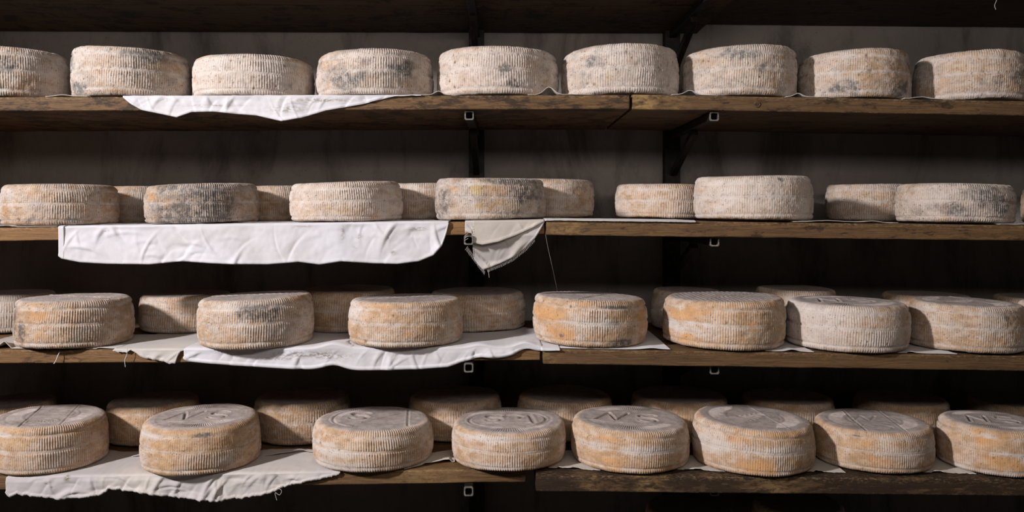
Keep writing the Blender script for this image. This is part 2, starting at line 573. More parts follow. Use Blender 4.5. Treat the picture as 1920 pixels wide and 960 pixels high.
# ------------------------------------------------------------------ brackets
def beam_mesh(name, p0, p1, s, hollow=False, up=(0, 0, 1), ch=.12):
    """square tube from p0 to p1 with rounded corners; hollow leaves the p0 end open"""
    p0, p1 = Vector(p0), Vector(p1)
    d = (p1 - p0).normalized()
    u = Vector(up)
    if abs(d.dot(u)) > .99: u = Vector((0, 1, 0))
    a = d.cross(u).normalized(); b = a.cross(d).normalized()
    h = s / 2; c = s * ch

    def ring(h, c):
        return [(-h + c, -h), (h - c, -h), (h - c * .3, -h + c * .3), (h, -h + c), (h, h - c), (h - c * .3, h - c * .3), (h - c, h), (-h + c, h), (-h + c * .3, h - c * .3), (-h, h - c), (-h, -h + c), (-h + c * .3, -h + c * .3)]
    rings = [(p0, ring(h, c)), (p1, ring(h, c))]
    if hollow:
        hi = h * .74
        rings = [(p0 + d * .09, ring(hi, c * .6)), (p0, ring(hi, c * .6)), (p0, ring(h, c)), (p1, ring(h, c))]
    V = []; Q = []
    for p, r in rings:
        for x, y in r:
            V.append(tuple(p + a * x + b * y))
    m = 12
    for k in range(len(rings) - 1):
        for j in range(m):
            Q.append((k * m + j, k * m + (j + 1) % m, (k + 1) * m + (j + 1) % m, (k + 1) * m + j))
    T = []
    for k, rev in ((0, True), (len(rings) - 1, False)):
        cidx = len(V); V.append(tuple(rings[k][0]))
        for j in range(m):
            t = (cidx, k * m + j, k * m + (j + 1) % m)
            T.append(t[::-1] if rev else t)
    me = mesh_np(name, V, Q, smooth=False, tris=T)
    return me


def rim_mesh(p, s):
    """thin worn rim around the open front end of an arm"""
    V = []; Q = []
    h, hi, t = s / 2 + .0004, s / 2 * .76, .003
    c = s * .12

    def ring(h, c, y):
        return [(p[0] + x, p[1] + y, p[2] + z) for x, z in [(-h + c, -h), (h - c, -h), (h, -h + c), (h, h - c), (h - c, h), (-h + c, h), (-h, h - c), (-h, -h + c)]]
    for y, hh in ((t, hi), (-.0005, hi), (-.0005, h), (t, h)):
        V += ring(hh, c, y)
    for k in range(4):
        for j in range(8):
            a, b2 = k * 8, ((k + 1) % 4) * 8
            Q.append((a + j, a + (j + 1) % 8, b2 + (j + 1) % 8, b2 + j))
    return mesh_np('arm_rim', V, Q, smooth=False)


TIPS = {0: 1.745, 1: 1.738, 2: 1.712, 3: 1.712, 4: 1.712, 5: 1.735}
for pi, (xp, lab, vis) in enumerate(((-.0770, 'dark iron wall bracket with open tube arms left of centre', True), (.4405, 'dark iron wall bracket right of centre showing diagonal braces', True),
                                     (-1.45, 'dark iron wall bracket beyond the left edge', False), (1.50, 'dark iron wall bracket beyond the right edge', False))):
    root = empty('shelf_bracket', (xp, 2.185, 0))
    tag(root, lab, 'bracket', 'iron shelf brackets')

    def part(name, me, mat):
        o = obj(name, me, mat, root)
        o.location = (-xp, -2.185, 0)
        return o
    V = []
    x0, x1, y0, y1 = xp - .0200, xp + .0200, 2.168, 2.203
    V = [(x, y, z) for x in (x0, x1) for y in (y0, y1) for z in (0.0, 2.4)]
    me = mesh_np('upright', V, [(0, 1, 3, 2), (4, 6, 7, 5), (0, 4, 5, 1), (2, 3, 7, 6), (0, 2, 6, 4), (1, 5, 7, 3)], smooth=False)
    part('upright', me, M_IRON)
    for row in range(6):
        bd = board_at(row, xp)
        s = .0185
        zb = bd.top(xp) - bd.th - s / 2 - .0012
        tip = TIPS[row]
        if pi == 1 and row >= 2: tip = 1.735
        arm = part('arm', beam_mesh('arm', (xp, tip, zb), (xp, 2.165, zb), s, True), M_IRON)
        rm = obj('arm_rim', rim_mesh((xp, tip, zb), s), M_RIM, arm)
        br = part('brace', beam_mesh('brace', (xp + .001, 1.925, zb - s / 2 - .006), (xp + .001, 2.158, zb - .098), .0165), M_IRON)


# ------------------------------------------------------------------ cheese
def seg_dist(x, y, pts):
    d = np.full(x.shape, 9.0)
    for (ax, ay), (bx, by) in zip(pts[:-1], pts[1:]):
        vx, vy = bx - ax, by - ay
        t = np.clip(((x - ax) * vx + (y - ay) * vy) / (vx * vx + vy * vy + 1e-9), 0, 1)
        d = np.minimum(d, np.hypot(x - ax - t * vx, y - ay - t * vy))
    return d


def arc(cx, cy, rx, ry, a0, a1, n=12):
    return [(cx + rx * math.cos(math.radians(a0 + (a1 - a0) * i / n)), cy + ry * math.sin(math.radians(a0 + (a1 - a0) * i / n))) for i in range(n + 1)]


LET_N = lambda ox, oy, s: [(ox - .36 * s, oy - .32 * s), (ox - .10 * s, oy + .30 * s), (ox + .06 * s, oy - .30 * s), (ox + .30 * s, oy + .32 * s)]
LET_S = lambda ox, oy, s: arc(ox, oy + .15 * s, .17 * s, .15 * s, 20, 270) + arc(ox, oy - .15 * s, .17 * s, .15 * s, 90, -160)


def stamp(kind, x, y):
    """relief of the upper face in metres; x to the right, y away, both in units of the face radius"""
    rho = np.hypot(x, y)
    ang = np.arctan2(y, x)
    z = np.zeros_like(x)
    rim = np.exp(-((rho - .95) / .025) ** 2)
    z += rim * .0006

    def line(d, wd, depth, lip=.0005):
        return -depth * np.exp(-(d / wd) ** 2) + lip * np.exp(-((d - wd * 2.0) / wd) ** 2)
    if kind in ('band', 'oval', 'lines'):
        u, hw = x + y * .12, (.40 if kind != 'lines' else .48)
        side = sstep(hw, hw + .03, np.abs(u))
        field = sstep(.60, .64, rho) * (1 - sstep(.86, .90, rho))
        z += side * field * .0014 * np.sin(ang * 130)
        z += side * .0009 * np.exp(-((rho - .57) / .03) ** 2)
        z -= side * (rho < .54) * .0005
        if kind == 'lines':
            z += .0016 * np.exp(-(np.abs(x * .8 + y * .6 - .30) / .018) ** 2)
        else:
            z += line(np.abs(u + hw), .020, .0022, .0009) + line(np.abs(u - hw), .018, .0012, .0008)
        if kind == 'oval':
            e = np.hypot(x / .34, (y + .55) / .24)
            z += .0011 * np.exp(-((e - 1) / .10) ** 2)
            for i in range(9):
                z += line(seg_dist(x, y, arc(-.24 + i * .06, -.55 + .03 * math.sin(i * 2.1), .025, .05, i * 70, i * 70 + 250, 5)), .014, .0009)
            z += line(seg_dist(x, y, [(-.18, .1), (.22, .14)]), .018, .0012)
            z += line(seg_dist(x, y, [(-.15, .38), (.2, .34)]), .018, .0012)
        if kind == 'band':
            z += line(seg_dist(x, y, LET_N(-.12, .12, .75)), .03, .0018)
            z += line(seg_dist(x, y, arc(0, -.6, .3, .2, 0, 360, 20)), .018, .0012)
        if kind == 'lines':
            for i in range(7):
                z += line(seg_dist(x, y, arc(-.2 + .07 * i, -.4 + .12 * i, .22, .08, 20 * i, 160 + 20 * i, 8)), .02, .0012)
    if kind == 'NS':
        field = sstep(.66, .70, rho) * (1 - sstep(.88, .92, rho)) * sstep(.30, .36, -y)
        z += field * .0010 * np.sin(ang * 120)
        field = sstep(.66, .70, rho) * (1 - sstep(.88, .92, rho)) * sstep(.45, .5, y)
        z += field * .0009 * np.sin(ang * 120)
        z += line(seg_dist(x, y, LET_N(-.34, .04, 1.0)), .026, .0042, .0012)
        z += line(seg_dist(x, y, LET_S(.36, .04, 1.0)), .026, .0038, .0012)
        z += line(seg_dist(x, y, [(-.6, -.44), (.6, -.46)]), .02, .0014, .0007)
    if kind == 'ellipse':
        e = np.hypot((x + .02) / .80, (y + .02) / .62)
        z += line(np.abs(e - 1), .03, .0030, .0010)
        field = sstep(1.08, 1.14, e) * (1 - sstep(.9, .93, rho))
        z += field * .0008 * np.sin(ang * 110)
        z += line(seg_dist(x, y, LET_S(-.30, .12, .85)), .035, .0036, .0012)
        z += line(seg_dist(x, y, arc(.10, .16, .17, .16, 170, -30)), .035, .0034, .0012)
        z += line(seg_dist(x, y, [(.45, .30), (.52, -.30)]), .035, .0034, .0012)
        z += line(seg_dist(x, y, [(-.45, -.28), (.45, -.30)]), .02, .0018, .0007)
    if kind == 'vee':
        z += line(seg_dist(x, y, arc(-.1, 0, .72, .8, 100, 250, 20)), .022, .0032, .001)
        z += line(seg_dist(x, y, LET_S(-.30, .15, .95)), .04, .0042, .0014)
        z += line(seg_dist(x, y, [(-.15, -.40), (.35, .20), (.62, .55)]), .02, .0022, .001)
        z += line(np.abs(x - .72 + y * .12), .02, .0022, .001)
        field = sstep(.66, .70, rho) * (1 - sstep(.88, .92, rho)) * sstep(.25, .3, -x)
        z += field * .0010 * np.sin(ang * 120)
    if kind == 'cross':
        z += .0020 * np.exp(-(np.abs(x * .8 + y * .6 - .12) / .018) ** 2)
        z += .0006 * np.sin(y * 60 + 4 * x)
    return z


def cheese_mesh(seed, R, H, face=None, nseg=620, nside=34, pits=0, lump=1.0, slope=(0, 0), ribamp=1.0, rot=0.0, corner=.017, blobs=(), grit=1.0):
    rs = np.random.RandomState(seed)
    nrib = int(nseg / 4)
    cb, ct = .011, corner
    rb, rt = R * .955, R * .965
    prof = []   # r, z, normal r, normal z, t(0..1 side height), top weight
    for r in (0.0, .45, .8):
        prof.append((r * (rb - cb), 0, 0, -1, 0, 0))
    for i in range(5):
        a = -90 + 90 * i / 5
        ca, sa = math.cos(math.radians(a)), math.sin(math.radians(a))
        prof.append((rb - cb + cb * ca, cb + cb * sa, ca, sa, (cb + cb * sa) / H, 0))
    for i in range(nside + 1):
        z = cb + (H - cb - ct) * i / nside
        t = z / H
        belly = R * (1 - .048 * abs((t - .42) / .5) ** 2.1)
        prof.append((belly, z, 1, 0, t, 0))
    r_edge = prof[-1][0]
    # keep the lower corner continuous with the belly
    r_low = prof[8][0]
    for i in range(3, 8):
        r, z, nr, nz, t, tw = prof[i]
        prof[i] = (r_low - cb + cb * nr, z, nr, nz, t, tw)
    for i in range(1, 9):
        a = 90 * i / 8
        ca, sa = math.cos(math.radians(a)), math.sin(math.radians(a))
        prof.append((r_edge - ct + ct * ca, H - ct + ct * sa, ca, sa, (H - ct + ct * sa) / H, sstep(50, 88, a)))
    rtop = r_edge - ct
    ntop = 46 if face else 10
    for i in range(1, ntop):
        prof.append((rtop * (1 - i / ntop), H, 0, 1, 1, 1))
    A = np.array(prof, float)
    nr = len(A)
    th = np.arange(nseg) / nseg * 2 * np.pi
    c, s = np.cos(th), np.sin(th)
    r = A[:, 0][:, None]
    base = np.stack([r * c, r * s, np.repeat(A[:, 1][:, None], nseg, 1)], -1)
    t = A[:, 4][:, None] * np.ones((1, nseg))
    topw = A[:, 5][:, None] * np.ones((1, nseg))
    sidew = (A[:, 2] > .05)[:, None] * (1 - topw)
    TH = th[None] * np.ones((nr, 1))
    # horizontal lines wander a little round the wheel
    wob = .010 * np.sin(TH + rs.rand() * 6) + .007 * np.sin(2 * TH + rs.rand() * 6) + vn(base, 12, seed) * .006
    tt = t + wob
    rib = np.zeros_like(tt)
    wint = np.zeros_like(tt)
    bands = [(.020, .110), (.150, .495), (.545, .815), (.865, 1.02)]
    for (a, b) in bands:
        ph = rs.rand() * 6.28
        sl = rs.uniform(-.5, .5)
        win = sstep(a - .012, a + .022, tt) * (1 - sstep(b - .022, b + .012, tt))
        wv = vn(base, 45, seed + 3) * .9 + vn(base, 140, seed + 9) * .5
        wint += win
        rib += win * (0.5 + 0.5 * np.cos(TH * nrib + ph + wv + sl * (tt - a) * 12))
    ribw = np.clip(.72 + .65 * vn(base, 16, seed + 5) + .35 * vn(base, 50, seed + 6), .10, 1.25) * ribamp
    low = vn(base, 9, seed + 1)
    mid = vn(base, 34, seed + 2)
    fin = vn(base, 110, seed + 4)
    fin2 = vn(base, 260, seed + 14)
    seam = np.exp(-((tt - .520) / .013) ** 2)
    groove = np.exp(-((tt - .131) / .012) ** 2) + np.exp(-((tt - .840) / .012) ** 2) * .8
    g2 = np.exp(-((tt - .500) / .008) ** 2) + .6 * np.exp(-((tt - .541) / .008) ** 2)
    dis = low * .0030 * lump + mid * .0009 * lump + (fin * .00055 + fin2 * .0004) * grit
    dis = dis * (1 - .75 * topw)
    dis += sidew * (rib * .0019 * ribw + seam * .0006 - groove * .0013 - g2 * .0009)
    pit = np.zeros_like(tt)
    for _ in range(pits):
        a0 = rs.rand() * 2 * np.pi
        t0 = rs.uniform(.12, .95)
        dd = np.hypot(((TH - a0 + np.pi) % (2 * np.pi) - np.pi) * R, (t - t0) * H)
        pit = np.maximum(pit, np.exp(-(dd / rs.uniform(.0015, .0030)) ** 2))
    pit *= sidew
    dis -= pit * .0018
    nrm = np.stack([A[:, 2][:, None] * c, A[:, 2][:, None] * s, np.repeat(A[:, 3][:, None], nseg, 1)], -1)
    nrm[:3] = 0
    V = base + nrm * dis[..., None]
    dent = sidew * np.clip(groove + g2 * .8, 0, 1) * .5
    dent = np.maximum(dent, sidew * np.clip(-(fin + mid * .6), 0, 1) * .5)
    if face:
        cr, sr = math.cos(-rot), math.sin(-rot)
        xr = (base[..., 0] * cr - base[..., 1] * sr) / rtop
        yr = (base[..., 0] * sr + base[..., 1] * cr) / rtop
        k = np.arange(nr) >= nr - ntop
        st = stamp(face, xr[k], yr[k])
        V[k, :, 2] += st * .75
        dent[k] = np.maximum(dent[k], np.clip(-st / .0025, 0, 1))
    # uneven pressing: the upper face leans, the wheel is not quite round
    hz = V[..., 2] / H
    V[..., 2] += hz * (slope[0] * V[..., 0] + slope[1] * V[..., 1])
    V[..., 0] *= 1 + .010 * np.sin(2 * TH + rs.rand() * 6)
    V[..., 1] *= 1 + .010 * np.sin(2 * TH + rs.rand() * 6)
    V[..., 2] = np.maximum(V[..., 2], 0)
    V[0] = V[0].mean(0)[None]
    last_c = V[-1].mean(0)
    V = np.vstack([V.reshape(-1, 3), V[0].mean(0), last_c])
    idx = np.arange(nr * nseg).reshape(nr, nseg)
    nx = np.roll(idx, -1, axis=1)
    Q = np.stack([idx[1:-1], nx[1:-1], nx[2:], idx[2:]], -1).reshape(-1, 4)
    b0, t0 = len(V) - 2, len(V) - 1
    T = np.vstack([np.stack([np.full(nseg, b0), nx[1], idx[1]], -1), np.stack([np.full(nseg, t0), idx[-1], nx[-1]], -1)])
    me = mesh_np('cheese_wheel', V, Q, True, T)
    me.materials.append(M_RIND)

    def full(a, l=0.0):
        return np.concatenate([a.reshape(-1), [0.0, l]])
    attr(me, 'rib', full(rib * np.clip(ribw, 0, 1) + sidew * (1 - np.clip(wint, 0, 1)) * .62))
    attr(me, 'dent', full(dent))
    attr(me, 'top', full(topw, 1.0))
    attr(me, 'pit', full(pit))
    acc = {q: np.zeros_like(tt) for q in 'BOYW'}
    front = sstep(.3, -.1, base[..., 1] / R)
    for (q, u, v_, ru, rv, st_) in blobs:
        g = np.exp(-((base[..., 0] / R - u) / ru) ** 2 - ((t - v_) / rv) ** 2) * front * st_
        acc[q] = np.maximum(acc[q], g)
    for q, nm in (('B', 'blob_blue'), ('O', 'blob_orange'), ('Y', 'blob_yellow'), ('W', 'blob_white')):
        attr(me, nm, full(acc[q] * (1 - topw)))
    return me


def look(o, seed, powder, blue, orange, yellow):
    o['rind_seed'] = float(seed) * 1.37
    o['powder'] = powder; o['blue'] = blue; o['orange'] = orange; o['yellow'] = yellow


# front rows: xl, xr, ytop, ybot (pixels), powder, blue, orange, yellow, pits, face, rot, label
ROW = {
 1: [
  (-92, 131, 86, 181, .80, .25, .10, .0, 0, None, 0, 'grey-white wheel cut by the left edge of the photo, on the top cheese shelf'),
  (132, 361, 79, 182, .80, .50, .42, .1, 6, None, 0, 'tall grey wheel with orange top edge, blue mould at lower left, top cheese shelf'),
  (359, 590, 101, 183, .88, .08, .12, .1, 26, None, 0, 'low pinkish white wheel sloping to the right, above the cloth on the top cheese shelf'),
  (593, 814, 92, 180, .86, .42, .08, .1, 14, None, 0, 'pale wheel with grey mottled ribs, fourth from the left on the top cheese shelf'),
  (820, 1046, 87, 178, .88, .22, .18, .25, 26, None, 0, 'pinkish white wheel with yellow holes, before the left bracket on the top cheese shelf'),
  (1053, 1274, 83, 176, .88, .30, .18, .25, 26, None, 0, 'pale domed wheel with ochre holes, just left of the right bracket, top cheese shelf'),
  (1279, 1493, 82, 180, .80, .42, .15, .1, 10, None, 0, 'tall grey-white wheel just right of the right bracket on the top cheese shelf'),
  (1493, 1707, 93, 187, .76, .48, .28, .25, 14, None, 0, 'brown-grey wheel, second from the right on the top cheese shelf'),
  (1708, 1935, 96, 190, .78, .45, .15, .05, 10, None, 0, 'grey wheel with pale crusted lower edge at the right end of the top cheese shelf'),
 ],
 2: [
  (-1, 226, 345, 427, .66, .46, .28, .05, 3, None, 0, 'brownish wheel with white crusted patches at the left end of the middle shelf'),
  (270, 488, 344, 426, .70, .98, .55, .15, 8, None, 0, 'wheel covered in dark blue-grey mould, above the white cloth of the middle shelf'),
  (545, 755, 340, 423, .80, .15, .15, .0, 3, None, 0, 'pale pink-grey wheel, third of the front row on the middle shelf'),
  (816, 1026, 333, 415, .74, .75, .40, .65, 5, None, 0, 'wheel with a yellow stain and blue-grey mould, before the left bracket, middle shelf'),
  (1300, 1525, 328, 418, .86, .15, .15, .1, 4, None, 0, 'tallest wheel on the middle shelf, cream white, right of the right bracket'),
  (1677, 1905, 345, 423, .80, .62, .28, .05, 8, None, 0, 'cream wheel speckled with blue mould at the right end of the middle shelf'),
 ],
 3: [
  (22, 253, 548, 660, .58, .48, .42, .05, 3, 'cross', .5, 'tan wheel with blue-grey stripes, left end of the second lowest shelf'),
  (367, 589, 545, 662, .68, .38, .30, .0, 3, 'cross', .9, 'grey wheel with a dark slit in its top, between torn rag and white cloth'),
  (654, 868, 549, 658, .62, .22, .42, .15, 5, 'cross', 1.3, 'tan and white wheel standing on the middle of the long white folded cloth'),
  (997, 1213, 545, 656, .52, .22, .62, .1, 5, 'cross', -1.1, 'orange wheel with pale line across its top, black mould at its foot'),
  (1242, 1471, 546, 661, .56, .10, .55, .25, 3, 'cross', -1.5, 'orange and white wheel, right neighbour of the wheel under the thread'),
  (1472, 1707, 554, 666, .82, .15, .20, .1, 5, 'NS', .1, 'pinkish white wheel with smooth left side and dark flecked top, second lowest shelf'),
  (1700, 1925, 556, 668, .74, .36, .28, .0, 2, 'lines', -.5, 'grey-topped wheel at the right end of the second lowest shelf'),
  (1904, 2130, 560, 670, .80, .15, .2, .0, 2, None, 0, 'pale wheel just peeking in at the right edge of the second lowest shelf'),
 ],
 4: [
  (-20, 207, 758, 897, .50, .0, .22, .15, 1, 'oval', .15, 'tan wheel with an oval seal on its top, left end of the lowest shelf'),
  (263, 490, 758, 898, .48, .12, .25, .15, 1, 'NS', .05, 'tan wheel stamped with big letters N S, on the ragged cloth'),
  (588, 812, 761, 890, .60, .0, .25, .1, 1, 'vee', 0, 'pinkish tan wheel with a deep curl and slanting line on top, lowest shelf'),
  (846, 1063, 764, 891, .58, .0, .18, .1, 1, 'ellipse', 0, 'tan wheel with an oval ring on its top, overhanging the gap between two boards'),
  (1072, 1292, 761, 893, .48, .0, .45, .35, 1, 'NS', -.15, 'golden wheel with sharp top rim and letters N S, first on the blackened shelf'),
  (1300, 1528, 759, 899, .55, .0, .52, .25, 2, 'lines', -.5, 'orange patched wheel with one pale line across its top, on the blackened shelf'),
  (1524, 1752, 766, 894, .56, .0, .38, .30, 2, 'band', -.25, 'golden wheel with two parallel lines across its top, on the blackened shelf'),
  (1753, 1978, 767, 900, .50, .0, .48, .20, 2, 'NS', 0, 'golden orange wheel with letters N S at the lower right corner of the photo'),
 ],
}
# back rows: xl, xr, ytop, powder, blue, orange, label
BACK = {
 2: [
  (150, 342, 349, .60, .20, .25, 'back wheel in the gap between the first two wheels of the middle shelf'),
  (422, 612, 348, .60, .30, .25, 'back wheel between the dark blue-grey and the pink-grey wheel, middle shelf'),
  (700, 890, 343, .72, .25, .10, 'pale back wheel between the pink-grey and the yellow stained wheel, middle shelf'),
  (940, 1131, 335, .68, .35, .25, 'back wheel peeking out right of the yellow stained wheel, middle shelf'),
  (1145, 1336, 344, .62, .02, .20, 'evenly tan back wheel just left of the tallest wheel, middle shelf'),
  (1346, 1538, 350, .72, .15, .15, 'back wheel showing only a sliver right of the tallest wheel, middle shelf'),
  (1535, 1727, 345, .72, .42, .30, 'brown and grey back wheel between the last two front wheels of the middle shelf'),
  (1908, 2100, 350, .30, .90, .10, 'dark green-grey back wheel at the right edge of the middle shelf'),
 ],
 3: [
  (-78, 118, 548, .85, .10, .15, 'white crusted back wheel at the left edge of the second lowest shelf'),
  (255, 446, 550, .62, .08, .30, 'pinkish tan back wheel above the torn rag'),
  (560, 752, 541, .50, .10, .20, 'dim back wheel left of the tan and white wheel on the long cloth'),
  (800, 991, 546, .62, .25, .15, 'grey-brown back wheel on the long cloth, left of the wheel under the thread'),
  (1205, 1376, 541, .65, .30, .10, 'dim grey back wheel just right of the wheel under the thread'),
  (1399, 1590, 539, .60, .10, .15, 'dim back wheel behind the orange and white wheel, second lowest shelf'),
  (1640, 1830, 551, .40, .30, .10, 'very dim back wheel behind the smooth pinkish white wheel, second lowest shelf'),
  (1850, 2042, 556, .50, .30, .10, 'dim grey back wheel at the right edge of the second lowest shelf'),
 ],
 4: [
  (-75, 118, 748, .45, .0, .15, 'dim back wheel behind the oval-sealed wheel, left end of the lowest shelf'),
  (192, 386, 745, .45, .0, .35, 'brown back wheel left of the N S wheel on the ragged cloth'),
  (470, 665, 739, .50, .70, .25, 'blue mottled back wheel between the N S wheel and the curl-marked wheel'),
  (762, 948, 736, .50, .0, .15, 'back wheel in the gap left of the oval-ring wheel, lowest shelf'),
  (963, 1155, 736, .50, .0, .12, 'back wheel between the oval-ring wheel and the golden N S wheel'),
  (1175, 1370, 737, .50, .0, .15, 'dim back wheel between the golden N S wheel and the orange patched wheel'),
  (1380, 1570, 739, .50, .0, .15, 'dim back wheel between the orange patched wheel and the two-line wheel'),
  (1586, 1788, 741, .50, .0, .12, 'dim back wheel behind the two-line wheel on the blackened shelf'),
  (1800, 1992, 744, .50, .0, .12, 'dim back wheel behind the lower right corner wheel'),
 ],
 5: [
  (1200, 1385, 952, .40, .0, .30, 'almost black wheel peeking in at the bottom edge, the one further left'),
  (1398, 1590, 941, .40, .0, .30, 'almost black wheel peeking in at the bottom edge, the one further right'),
 ],
}
ROWNAME = {1: 'top cheese shelf', 2: 'middle shelf', 3: 'second lowest shelf', 4: 'lowest shelf in view', 5: 'shelf below the photo'}

BLOBS = {
 (1, 0): [('B', .3, .6, .5, .3, .6)],
 (1, 1): [('O', -.2, .97, .4, .08, 1.1), ('O', -.65, .78, .25, .12, .9), ('B', -.95, .6, .2, .5, .9), ('B', -.6, .15, .2, .15, 1.1), ('B', .6, .82, .35, .15, .8), ('O', .75, .4, .25, .2, .6), ('O', -.72, .4, .07, .12, 1.2)],
 (1, 2): [('O', -.9, .3, .2, .3, .4), ('B', .8, .3, .2, .4, .4), ('W', 0, .55, .8, .3, .4)],
 (1, 3): [('B', -.3, .4, .5, .35, .7), ('B', .5, .5, .4, .3, .7), ('B', 0, .7, .2, .15, .7)],
 (1, 4): [('O', -.8, .6, .2, .4, .6), ('B', .1, .5, .15, .12, .8), ('B', .25, .2, .2, .15, .8), ('O', .6, .6, .25, .2, .5), ('W', 0, .5, .6, .4, .4)],
 (1, 5): [('B', -.6, .7, .3, .2, .6), ('O', -.3, .45, .2, .12, .7), ('B', -.7, .3, .2, .3, .5), ('W', .3, .6, .5, .4, .4)],
 (1, 6): [('B', -.3, .8, .4, .15, .9), ('B', .1, .55, .3, .2, .5), ('O', -.6, .3, .15, .2, .5)],
 (1, 7): [('B', -.5, .2, .4, .2, .7), ('B', .5, .2, .3, .2, .8), ('O', -.3, .6, .3, .3, .5), ('Y', -.6, .12, .12, .08, 1.0), ('B', .85, .7, .2, .3, .6)],
 (1, 8): [('B', -.2, .3, .4, .2, .7), ('B', .3, .45, .3, .3, .6), ('W', -.1, .05, .6, .06, .8)],
 (2, 0): [('O', -.7, .35, .3, .15, .9), ('W', -.8, .7, .12, .15, 1.2), ('W', -.5, .75, .1, .12, 1.2), ('O', .8, .35, .2, .2, .5), ('B', .5, .1, .6, .1, .6), ('B', .2, .85, .5, .1, .5)],
 (2, 1): [('O', -.82, .85, .2, .15, 1.2), ('O', -.6, .72, .15, .15, 1.0), ('B', -.1, .25, .35, .3, 1.0), ('B', .3, .5, .4, .4, .9), ('B', -.3, .9, .2, .1, .9), ('Y', .8, .6, .2, .25, .9), ('B', 0, .1, .5, .1, 1.1)],
 (2, 2): [('O', -.4, .5, .5, .3, .5), ('B', .5, .1, .4, .1, .4)],
 (2, 3): [('Y', -.25, .72, .13, .2, 1.25), ('Y', -.2, .35, .14, .14, 1.15), ('O', -.62, .72, .15, .15, .9), ('O', .12, .48, .3, .08, .9), ('B', -.85, .4, .2, .5, .7), ('B', .3, .92, .4, .10, 1.0), ('B', .6, .6, .3, .3, .8), ('B', .3, .15, .4, .1, .7), ('W', -.35, .5, .2, .4, .6)],
 (2, 4): [('O', -.8, .4, .3, .3, .5), ('B', .2, .9, .15, .06, .8), ('W', 0, .5, .7, .4, .5)],
 (2, 5): [('B', -.5, .35, .25, .2, .9), ('B', 0, .7, .4, .3, .9), ('B', .3, .4, .2, .25, 1.0), ('O', 0, .05, .35, .07, 1.1), ('O', .1, .4, .15, .1, .7), ('W', -.6, .7, .3, .2, .4)],
 (3, 0): [('B', -.75, .6, .12, .4, 1.1), ('B', -.5, .35, .12, .3, .9), ('O', -.15, .72, .28, .15, 1.2), ('O', -.1, .3, .3, .2, 1.0), ('O', .25, .7, .2, .15, .7)],
 (3, 1): [('B', .3, .75, .5, .22, .9), ('B', -.8, .6, .2, .3, .5), ('O', -.5, .3, .22, .15, 1.1), ('O', -.1, .35, .3, .12, .8), ('O', -.5, .7, .3, .1, .6), ('W', -.1, .9, .6, .08, .6)],
 (3, 2): [('O', -.2, .90, .45, .06, 1.2), ('O', -.5, .65, .25, .2, .8), ('O', .1, .3, .25, .2, 1.0), ('W', -.9, .8, .2, .25, .9), ('B', .6, .6, .25, .3, .6), ('O', .1, .65, .4, .12, .7)],
 (3, 3): [('O', -.85, .68, .3, .2, 1.1), ('O', -.6, .28, .3, .2, 1.1), ('O', -.15, .92, .3, .06, 1.1), ('B', .4, .10, .28, .1, 1.3), ('B', -.55, .25, .05, .08, 1.3), ('W', .1, .5, .4, .10, 1.0), ('O', .85, .5, .2, .4, .9), ('B', .3, .86, .3, .05, .8)],
 (3, 4): [('O', -.7, .68, .35, .18, 1.2), ('O', -.8, .2, .3, .2, 1.0), ('W', -.9, .4, .2, .1, 1.0), ('O', .2, .92, .5, .05, 1.0), ('O', .2, .6, .4, .15, .5)],
 (3, 5): [('W', -.7, .5, .4, .5, .8), ('O', 0, .93, .35, .04, 1.1), ('O', .1, .6, .4, .1, .5), ('W', .5, .3, .4, .3, .5)],
 (3, 6): [('O', -.6, .7, .25, .2, .8), ('O', -.4, .3, .25, .15, .9), ('B', .3, .8, .4, .3, .6)],
 (4, 0): [('W', -.4, .85, .35, .05, 1.1), ('O', -.2, .6, .4, .2, .5), ('W', -.8, .5, .2, .1, .7)],
 (4, 1): [('O', -.5, .65, .3, .12, .9), ('O', -.3, .25, .45, .15, .9), ('B', .35, .86, .25, .06, 1.1), ('W', -.6, .82, .35, .07, 1.1), ('O', 0, .9, .5, .05, .7)],
 (4, 2): [('W', -.6, .45, .4, .06, 1.3), ('W', -.7, .62, .2, .05, 1.0), ('O', -.35, .72, .35, .08, 1.0), ('O', -.6, .54, .3, .04, 1.0), ('W', -.3, .1, .5, .1, 1.0)],
 (4, 3): [('W', -.3, .85, .5, .08, 1.0), ('O', -.3, .6, .4, .12, .7), ('W', -.2, .15, .4, .08, .8), ('O', -.3, .32, .5, .1, .6)],
 (4, 4): [('O', -.3, .80, .5, .07, 1.2), ('O', -.4, .28, .4, .18, 1.2), ('Y', .2, .93, .6, .06, .6), ('W', -.7, .6, .2, .1, 1.1), ('W', .15, .56, .4, .1, 1.1)],
 (4, 5): [('O', -.2, .27, .38, .2, 1.35), ('O', 0, .93, .6, .05, 1.1), ('O', -.4, .78, .3, .1, .8), ('W', -.8, .55, .3, .15, 1.1), ('W', .25, .56, .35, .12, 1.0), ('O', .45, .25, .15, .15, .9)],
 (4, 6): [('O', -.6, .7, .35, .2, 1.1), ('Y', -.2, .85, .4, .1, .6), ('O', -.3, .3, .35, .2, 1.0), ('W', .4, .5, .5, .2, .7), ('B', -.6, .88, .12, .04, 1.2)],
 (4, 7): [('O', -.55, .75, .25, .2, 1.2), ('O', -.3, .32, .45, .2, 1.25), ('W', -.55, .85, .12, .08, 1.0), ('W', .2, .4, .4, .15, 1.1), ('W', -.6, .05, .6, .06, .9)],
}
BK = []
CH = []   # x, y, r per row, to keep the wheels apart
CLOTH_T = .0040
rnd = random.Random(3)
